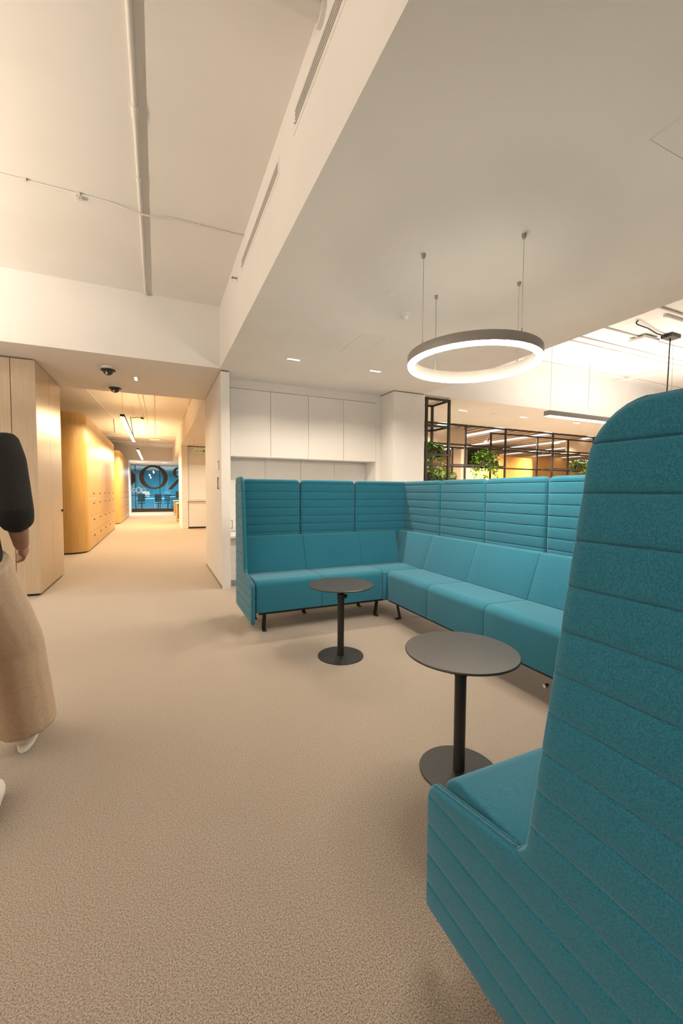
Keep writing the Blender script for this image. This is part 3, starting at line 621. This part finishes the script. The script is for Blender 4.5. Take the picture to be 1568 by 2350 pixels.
obj('hanging_panel', box(11.3, 13.0, 8.45, 8.60, 2.42, 2.95), 'cream', label='beige boxed-in panel hanging behind the trellis, right', cat='panel')
struct('wall_column', box(7.19, 7.68, 8.45, 8.85, 0, 2.36), 'cream', 'cream column behind the bushy trellis plant', cat='column')
struct('wall_white_far', box(5.2, 7.0, 9.6, 9.7, 0, 2.95), 'paint', 'white wall seen through the shelf frame', cat='wall')
# curved oak wall
bm = new(); pts = []
for k in range(25):
    a = PI*(.98-.96*k/24); pts.append((11.2+1.9*math.cos(a), 11.9-1.5*math.sin(a)))
inn = [(x, y+.06) for x, y in pts]
obj('curved_wall', prism(pts+inn[::-1], lambda u, v, h: (u, v, h), 0, 2.45), 'wood', smooth=True, angle=35, label='curved oak-panelled wall glowing amber behind the trellis', cat='wall', kind='structure')
for k, x in enumerate((5.6, 8.2, 10.8)): downlight(x, 7.8, 2.95, .3, ['left', 'middle', 'right'][k] + ' downlight added as white fill in the strip behind the trellis', power=60, group='added fill downlights behind the trellis')  # downlights added to brighten the hanging panels and floor behind the trellis
for k, (x, y) in enumerate(((9.6, 10.2), (12.0, 9.6), (14.5, 10.5))):
    t = downlight(x, y, 2.95, .3, ['left', 'middle', 'right'][k] + ' amber downlight above the curved oak wall', power=380, color=AMBER, group='amber downlights')
t = thing('exit_sign', 'tiny red and white hanging sign under the slat ceiling', 'sign', (8.6, 9, 2.75)); obj('board', box(8.57, 8.66, 8.99, 9.01, 2.66, 2.78), 'signwhite', t); obj('emblem', cyl((8.615, 8.985, 2.74), (8.615, 8.99, 2.74), .035, n=14), 'emblem' if 'emblem' in MT else 'orange', t); obj('wire', cyl((8.615, 9, 2.78), (8.615, 9, 2.88), .003, n=6), 'steel', t)

# ================================================================== SOFAS
STITCH = [1.302-.0815*k for k in range(16)]
def pillow(span, v0, v1, T, re, stitches, groove, to3, extra_rows=(), du=.035, gw=.0045, bulge=0):
    """padded board: span(v)->(u0,u1); half thickness T with rounded edge re; stitched channels are real grooves"""
    rows = set([v0, v1])
    for k in (.02, .08, .2, .4, .7, 1.0): rows.add(v0+re*k); rows.add(v1-re*k)
    st = [s_ for s_ in stitches if v0+re < s_ < v1-.01]
    for s_ in st:
        for o in (-.022, -.011, -.005, -.0024, -.0011, 0, .0011, .0024, .005, .011, .022): rows.add(s_+o)
    v = v0
    while v < v1: rows.add(v); v += .04
    for e_ in extra_rows: rows.add(e_)
    rows = sorted(r for r in rows if v0 <= r <= v1)
    rr = [rows[0]]
    for r in rows[1:]:
        if r-rr[-1] > .0008: rr.append(r)
    rr[-1] = v1; rows = rr
    lo = [(span(r)[0], r) for r in rows]; hi = [(span(r)[1], r) for r in rows]
    poly = np.array(lo+hi[::-1]); A = poly; B = np.roll(poly, -1, 0); AB = B-A; LL = (AB**2).sum(1); LL[LL == 0] = 1e-12
    us0, us1 = [s_[0] for s_ in lo], [s_[0] for s_ in hi]
    nu = max(6, int((max(us1)-min(us0))/du)); par = [0, .003, .012, .03, .055, .085]
    wmax = max(us1)-min(us0)
    fr = [re*k/wmax for k in (0, .02, .08, .2, .4, .7, 1)]; mid = list(np.linspace(fr[-1], 1-fr[-1], nu))[1:-1]
    fr = fr+mid+[1-x for x in fr[::-1]]
    bm = new(); G = {1: [], -1: []}; P2 = []
    for a, b in zip(us0, us1): P2.append([a+(b-a)*f for f in fr])
    P2 = np.array(P2); V2 = np.repeat(np.array(rows)[:, None], len(fr), 1)
    pts = np.stack([P2.ravel(), V2.ravel()], 1); D = np.full(len(pts), 1e9)
    for i in range(len(A)):
        tt = np.clip(((pts-A[i])@AB[i])/LL[i], 0, 1); q = A[i]+tt[:, None]*AB[i]; D = np.minimum(D, np.hypot(*(pts-q).T))
    x = np.clip(D/re, 0, 1); H = T*np.sqrt(np.clip(1-(1-x)**2, 0, 1))
    for s_ in st:
        dv = np.abs(pts[:, 1]-s_); H -= np.minimum(groove*(np.exp(-(dv/.0021)**2)*.68+np.exp(-(dv/.013)**2)*.32), H*.8)*np.clip(D/(re*.5), 0, 1)
    H = H.reshape(P2.shape)
    for sg in (1, -1):
        G[sg] = [[bm.verts.new(to3(P2[i, j], rows[i], sg*H[i, j])) for j in range(len(fr))] for i in range(len(rows))]
        for i in range(len(rows)-1):
            for j in range(len(fr)-1):
                q = (G[sg][i][j], G[sg][i][j+1], G[sg][i+1][j+1], G[sg][i+1][j])
                bm.faces.new(q if sg > 0 else q[::-1])
    bmesh.ops.remove_doubles(bm, verts=bm.verts, dist=.0004)
    bmesh.ops.recalc_face_normals(bm, faces=bm.faces)
    return bm
def loft(profile, to3, a0, a1, rnd=.010):
    """closed (d,z) profile extruded along a with softly rounded ends"""
    P = np.array(profile); c = P.mean(0); bm = new(); rings = []
    e1 = np.roll(P, -1, 0)-P; e0 = P-np.roll(P, 1, 0)
    nrm = np.stack([(e0+e1)[:, 1], -(e0+e1)[:, 0]], 1); nrm /= np.linalg.norm(nrm, axis=1)[:, None]+1e-9
    area2 = (P[:, 0]*np.roll(P[:, 1], -1)-np.roll(P[:, 0], -1)*P[:, 1]).sum(); 
    if area2 < 0: nrm = -nrm
    steps = [(a0, 1.0), (a0+rnd*.15, .5), (a0+rnd*.5, .13), (a0+rnd, 0)]
    steps += [(a0+(a1-a0)*k/6, 0) for k in range(1, 6)]
    steps += [(a1-rnd, 0), (a1-rnd*.5, .13), (a1-rnd*.15, .5), (a1, 1.0)]
    for a, s_ in steps:
        Q = P-nrm*rnd*s_; rings.append([bm.verts.new(to3(a, q[0], q[1])) for q in Q])
    n = len(P)
    for A_, B_ in zip(rings, rings[1:]):
        for k in range(n): bm.faces.new((A_[k], A_[(k+1) % n], B_[(k+1) % n], B_[k]))
    bm.faces.new(rings[0]); bm.faces.new(rings[-1])
    bmesh.ops.recalc_face_normals(bm, faces=bm.faces); return bm
def arc(cx_, cz_, r, a0, a1, n=6):
    return [(cx_+r*math.cos(math.radians(a0+(a1-a0)*k/n)), cz_+r*math.sin(math.radians(a0+(a1-a0)*k/n))) for k in range(n+1)]
SEAT = [(.015, .185)]+arc(.012, .195, .012, 200, 180, 2)+arc(.055, .412, .055, 180, 92, 7)+[(.25, .463), (.45, .456), (.585, .452)]+[(.585, .185)]
BACK = [(.40, .452)]+arc(.408, .462, .010, 220, 160, 3)+arc(.534, .766, .026, 160, 70, 5)+[(.575, .789), (.585, .775), (.585, .452)]
def leg(t, to3, a, d, lean=.04):
    def bx3(a0, a1, pts):   # flat bar from profile pts in (d,z)
        return prism(pts, lambda u, v, h: to3(h, u, v), a0, a1)
    l = obj('leg', bx3(a-.016, a+.016, [(d, .185), (d+lean, .012), (d+lean+.010, .012), (d+.010, .185)]), 'black', t)
    obj('foot', bx3(a-.016, a+.016, [(d+lean-.045, 0), (d+lean-.045, .007), (d+lean, .014), (d+lean+.010, .014), (d+lean+.010, 0)]), 'black', l)
def high_panel(t, to3, a0, a1, v0=.30, top=1.347, d=.622, gr=.006):
    r = .045
    def span(v):
        k = 0
        if v > top-r: k = r-math.sqrt(max(0, r*r-(v-(top-r))**2))
        return (a0+.0015+k, a1-.0015-k)
    return obj('back_panel', pillow(span, v0, top, .032, .026, STITCH, .0075, lambda u, v, h: to3(u, d-h, v), [top-r*k for k in (.85, .7, .5, .3, .15, .05)]), 'teal', t, smooth=True)
def end_panel(t, to3, ac, f=-.02, back=.73, top=1.362, zb=.095):
    """L-shaped padded end panel with low arm in front and tall wing behind"""
    rt_, rf = .085, .05
    def front(v):
        if v < zb+.02: return f+.02-math.sqrt(max(0, .02**2-(zb+.02-v)**2))
        if v <= .40: return f
        if v <= .445: k = (v-.40)/.045; return f+.05*(1-math.sqrt(max(0, 1-k*k)))
        if v <= .490: return f+.05+(v-.445)/.045*.247
        if v <= .53: k = (v-.49)/.04; return f+.297+.026*math.sin(k*PI/2)
        x = f+.323+(v-.53)*.132
        if v > top-rt_: x += rt_-math.sqrt(max(0, rt_*rt_-(v-(top-rt_))**2))
        return x
    def bk(v):
        x = back
        if v > top-rt_: x -= rt_-math.sqrt(max(0, rt_*rt_-(v-(top-rt_))**2))
        if v < zb+.03: x -= .03-math.sqrt(max(0, .03**2-(zb+.03-v)**2))
        return x
    ex = [.40+.0045*k for k in range(11)]+[.445+.003*k for k in range(16)]+[.49+.004*k for k in range(11)]+[top-rt_*k for k in (.9, .8, .65, .5, .35, .2, .1, .04, .01)]
    stl = STITCH
    p = obj('end_panel', pillow(lambda v: (front(v), bk(v)), zb, top, .018, .015, stl, .0065, lambda u, v, h: to3(ac+h, u, v), ex, du=.03), 'teal', t, smooth=True)
    vv = [zb+.03+k*.02 for k in range(int((top-.002-zb-.03)/.02))]+ex; vv = sorted(v for v in vv if v < top-.0005)
    for off in (-.005, .005):
        obj('edge_stitching', tube([to3(ac+off, front(v)+.0022, v+.0012 if .44 < v < .5 else v) for v in vv]+[to3(ac+off, front(top)+(bk(top)-front(top))*k/6, top-.0015) for k in range(7)], .0022, n=6), 'teal', p, smooth=True)
    return p
# far L-shaped sofa --------------------------------------------------
YF, XF = 3.41, 2.005
mA = lambda a, d, z_: (a, YF+d, z_)
mB = lambda a, d, z_: (XF+d, a, z_)
t = thing('corner_sofa', 'teal high-backed L-shaped corner sofa in front of the white wall cabinets', 'sofa', (1.9, 3.2, 0))
for a0, a1 in ((.748, 1.345), (1.345, 1.972)):
    obj('seat', loft(SEAT, mA, a0, a1), 'teal', t, smooth=True, angle=50)
obj('corner_seat', loft([(-.02, .185), (-.02, .44), (-.005, .457)]+SEAT[-4:], lambda a, d, z_: (a, YF+d, z_), 1.973, 2.60), 'teal', t, smooth=True, angle=50)
sb = [3.375, 2.738, 2.10, 1.465, .93]
for a0, a1 in zip(sb, sb[1:]): obj('seat', loft(SEAT, mB, a1, a0), 'teal', t, smooth=True, angle=50)
for a0, a1 in ((.748, 1.338), (1.338, 1.964), (1.964, 2.43)): obj('backrest', loft(BACK, mA, a0, a1, .008), 'teal', t, smooth=True, angle=50)
for a0, a1 in ((3.985, 3.36), (3.36, 2.734), (2.734, 2.095), (2.095, 1.46), (1.46, .93)): obj('backrest', loft(BACK, mB, a1, a0, .008), 'teal', t, smooth=True, angle=50)
for a0, a1 in ((.748, 1.339), (1.339, 1.964), (1.964, 2.655)): high_panel(t, mA, a0, a1)
for a0, a1 in ((4.06, 3.357), (3.357, 2.738), (2.738, 2.115), (2.115, 1.48), (1.48, .93)): high_panel(t, mB, a1, a0)
end_panel(t, mA, .722)
for a in (.84, 1.96): leg(t, mA, a, .075)
for a in (3.33, 1.60): leg(t, mB, a, .075)
for a in (.84, 1.34, 1.96): leg(t, mA, a, .45)
for a in (3.33, 2.4, 1.60): leg(t, mB, a, .45)
bm = new(); add_box(bm, .78, 2.55, YF+.03, YF+.56, .165, .184)
obj('frame', bm, 'black', t)
obj('frame', box(XF+.03, XF+.56, .95, YF-.01, .165, .184), 'black', t)
obj('glide', cyl((XF+.06, 1.66, .085), (XF+.09, 1.66, .085), .012, n=12), 'chrome', t)
# near sofa -----------------------------------------------------------
YN = .865
mC = lambda a, d, z_: (a, YN-d, z_)
t = thing('near_sofa', 'teal high-backed sofa in the foreground, seen from its stitched end panel', 'sofa', (1.6, .5, 0))
for a0, a1 in ((.70, 1.34), (1.34, 1.97), (1.97, 2.60)): obj('seat', loft(SEAT, mC, a0, a1), 'teal', t, smooth=True, angle=50)
for a0, a1 in ((.70, 1.34), (1.34, 1.97), (1.97, 2.60)): obj('backrest', loft(BACK, mC, a0, a1, .008), 'teal', t, smooth=True, angle=50)
for a0, a1 in ((.70, 1.34), (1.34, 1.97), (1.97, 2.60)): high_panel(t, mC, a0, a1)
end_panel(t, mC, .671, zb=.088, top=1.366)
for a in (.80, 2.45):
    for d in (.075, .45): leg(t, mC, a, d)
obj('frame', box(.73, 2.55, YN-.56, YN-.03, .165, .184), 'black', t)

# ------------------------------------------------------------------ side tables
def side_table(x, y, label, ang):
    t = thing('side_table', label, 'side table', (x, y, 0), 'round black side tables')
    obj('base', lathe([(0, 0), (.168, 0), (.17, .002), (.17, .006), (.168, .008), (.03, .009), (0, .009)], x, y, 64), 'black', t, smooth=True, angle=35)
    p = obj('post', lathe([(.0, .009), (.025, .009), (.025, .46), (.0, .46)], x, y, 24), 'black', t, smooth=True, angle=35)
    obj('collar', lathe([(.0255, .43), (.0285, .43), (.0285, .468), (.0, .468)], x, y, 24), 'black', p, smooth=True, angle=35)
    dx, dy = math.cos(ang), math.sin(ang)
    obj('clamp_knob', tube([(x+dx*.027, y+dy*.027, .449), (x+dx*.046, y+dy*.046, .449)], .015, n=14), 'black', p, smooth=True, angle=35)
    obj('inner_post', lathe([(0, .468), (.0195, .468), (.0195, .527), (0, .527)], x, y, 20), 'black', t, smooth=True, angle=35)
    obj('mounting_plate', lathe([(0, .527), (.055, .527), (.055, .531), (0, .531)], x, y, 24), 'black', t, smooth=True, angle=35)
    obj('tabletop', lathe([(0, .531), (.236, .531), (.2395, .5325), (.2405, .536), (.2395, .539), (.237, .541), (0, .541)], x, y, 96), 'tabletop', t, smooth=True, angle=35)
side_table(1.232, 2.738, 'small round black side table nearer the far corner sofa', -.3)
side_table(1.192, 1.375, 'small round black side table just beyond the near sofa arm', 2.7)

# ------------------------------------------------------------------ unseen fill lamps added left of and behind the camera, shaped like corridor pendants
for k, (x, y0, y1, dn, upw) in enumerate(((-2.75, 1.2, 4.3, 20, 106), (-2.75, -3.5, 0, 6, 90))):
    t = pendant('linear_pendant', ['unseen linear pendant added for the light coming from the left', 'unseen linear pendant added as fill light behind the viewer'][k], (x, y0, 2.1), (x, y1, 2.1), .07, .05, ZC, 'lampneut', 'frame', [(x, y0+.1), (x, y1-.1)], 'added fill pendants')
    light_to(t, 'lamp', (x, (y0+y1)/2, 2.09), .07, y1-y0, dn, WARM)
    light_to(t, 'lamp', (x, (y0+y1)/2, 2.16), .07, y1-y0, upw, WARM, UPR)

# ================================================================== PERSON (walking away at the left edge)
def blob(parts, voxel=.008, smooth=6):
    bm = new()
    for p in parts:
        if p[0] == 't': add_tube(bm, p[1], p[2], n=14)
        else:
            c0, r3 = Vector(p[1]), p[2]; q = bmesh.ops.create_icosphere(bm, subdivisions=3, radius=1)
            rot = Matrix.Rotation(p[3], 3, p[4]) if len(p) > 3 else Matrix.Identity(3)
            for v in q['verts']: v.co = rot@Vector((v.co.x*r3[0], v.co.y*r3[1], v.co.z*r3[2]))+c0
    me = bpy.data.meshes.new('tmp'); bm.to_mesh(me); bm.free(); o = bpy.data.objects.new('tmp', me); C.objects.link(o)
    m = o.modifiers.new('r', 'REMESH'); m.mode = 'VOXEL'; m.voxel_size = voxel
    s_ = o.modifiers.new('s', 'SMOOTH'); s_.iterations = smooth; s_.factor = .5
    dg = bpy.context.evaluated_depsgraph_get(); me2 = bpy.data.meshes.new_from_object(o.evaluated_get(dg))
    bpy.data.objects.remove(o); bm = new(); bm.from_mesh(me2); return bm
def limb(pts, rad, n=5):
    P = [Vector(p) for p in pts]; out = []; rr = []
    for i in range(len(P)-1):
        for k in range(n): f = k/n; out.append(P[i].lerp(P[i+1], f)); rr.append(rad[i]+(rad[i+1]-rad[i])*f)
    out.append(P[-1]); rr.append(rad[-1]); return ('t', out, rr)
px, py = -.725, 2.02
hip, chest = (px, py, .95), (px+.01, py+.02, 1.30)
shR, shL = (px+.165, py+.01, 1.385), (px-.165, py+.03, 1.385)
elR, haR = (px+.225, py-.07, 1.13), (px+.20, py+.10, .985)
elL, haL = (px-.22, py+.03, 1.11), (px-.20, py+.20, .96)
knR, anR = (px+.12, py+.26, .52), (px+.135, py+.36, .11)
knL, anL = (px-.04, py+.02, .50), (px+.035, py-.20, .11)
head = (px+.015, py+.045, 1.585)
def hand(w_, d_, side):
    w_ = Vector(w_); d_ = Vector(d_).normalized(); sx = Vector((side, 0, 0)); out = [('s', w_+d_*.045, (.018, .042, .036))]
    nn = d_.cross(sx).normalized()
    for k, (o, L) in enumerate(((-.030, .065), (-.010, .075), (.010, .07), (.028, .055))):
        a = w_+d_*.075+nn*o; out.append(('t', [a, a+d_*L*.45-sx*.008, a+d_*L*.8-sx*.024, a+d_*L*.95-sx*.04], [.0095, .009, .0085, .007]))
    a = w_+d_*.02-nn*.03; out.append(('t', [a, a+d_*.03-nn*.022-sx*.01, a+d_*.06-nn*.025-sx*.022], [.012, .011, .009])); return out
body = [limb([hip, (px, py, 1.08), chest, (px+.01, py+.03, 1.40)], [.13, .115, .135, .07]), limb([(px+.01, py+.03, 1.38), (px+.012, py+.04, 1.52)], [.05, .048]),
        ('s', head, (.072, .092, .108)), ('s', (head[0], head[1]+.085, head[2]-.02), (.012, .02, .022)), ('s', (head[0]-.07, head[1], head[2]-.005), (.012, .02, .03)), ('s', (head[0]+.07, head[1], head[2]-.005), (.012, .02, .03)),
        ('s', (head[0], head[1]+.07, head[2]-.06), (.03, .025, .02)),
        limb([chest, shR, elR, haR], [.09, .058, .042, .027]), limb([chest, shL, elL, haL], [.09, .058, .042, .027]),
        limb([(px, py, .98), (px+.08, py+.02, .9), knR, anR], [.11, .085, .056, .038]), limb([(px, py, .98), (px-.08, py, .9), knL, anL], [.11, .085, .056, .038])]
body += hand(haR, (-.05, .5, -.25), 1)+hand(haL, (.05, .5, -.25), -1)
pe = thing('person', 'person in black top and wide beige trousers walking away at the left edge', 'person', (px, py, 0))
obj('body', blob(body, .009, 4), 'skin', pe, smooth=True)
hr = obj('hair', blob([('s', (head[0], head[1]-.02, head[2]+.02), (.086, .092, .108)), ('s', (head[0], head[1]-.055, head[2]-.06), (.082, .06, .11)), ('s', (head[0], head[1]-.05, head[2]-.16), (.075, .045, .09))], .01, 4), 'hair', pe, smooth=True)
for sx in (-.028, .028): obj('eye', lathe([(0, head[2]-.002), (.009, head[2]+.004), (0, head[2]+.012)], head[0]+sx, head[1]+.083, 10), 'hair', pe)
obj('mouth', box(head[0]-.02, head[0]+.02, head[1]+.088, head[1]+.094, head[2]-.055, head[2]-.05), 'brown', pe)
mid = lambda a, b, f: tuple(a[i]+(b[i]-a[i])*f for i in range(3))
obj('black_top', blob([limb([(px, py, .93), (px, py, 1.08), chest, (px+.01, py+.03, 1.425)], [.165, .145, .155, .075]), limb([chest, shR, elR, mid(elR, haR, .25)], [.11, .078, .062, .056]), limb([chest, shL, elL, mid(elL, haL, .25)], [.11, .078, .062, .056])], .011, 5), 'blackcloth', pe, smooth=True)
obj('trousers', blob([limb([(px, py, 1.0), (px, py, .9)], [.15, .155]), limb([(px+.06, py+.01, .92), knR, (anR[0], anR[1]-.01, .10)], [.125, .115, .125], 8), limb([(px-.06, py, .92), knL, (anL[0], anL[1]+.01, .09)], [.125, .115, .125], 8)], .011, 5), 'beigecloth', pe, smooth=True)
for k, (x, y, z_, pit_) in enumerate(((anR[0], anR[1]+.05, .055, .25), (anL[0]+.088, anL[1]+.05, .048, 0))):
    sh = obj('shoe', blob([('s', (x, y+.05, z_), (.045, .10, .042), pit_, 'X'), ('s', (x, y-.06, z_+.01-pit_*.03), (.042, .075, .05), pit_, 'X'), ('s', (x, y+.0, z_-.02), (.044, .15, .026), pit_, 'X')], .008, 3), 'shoe', pe, smooth=True)
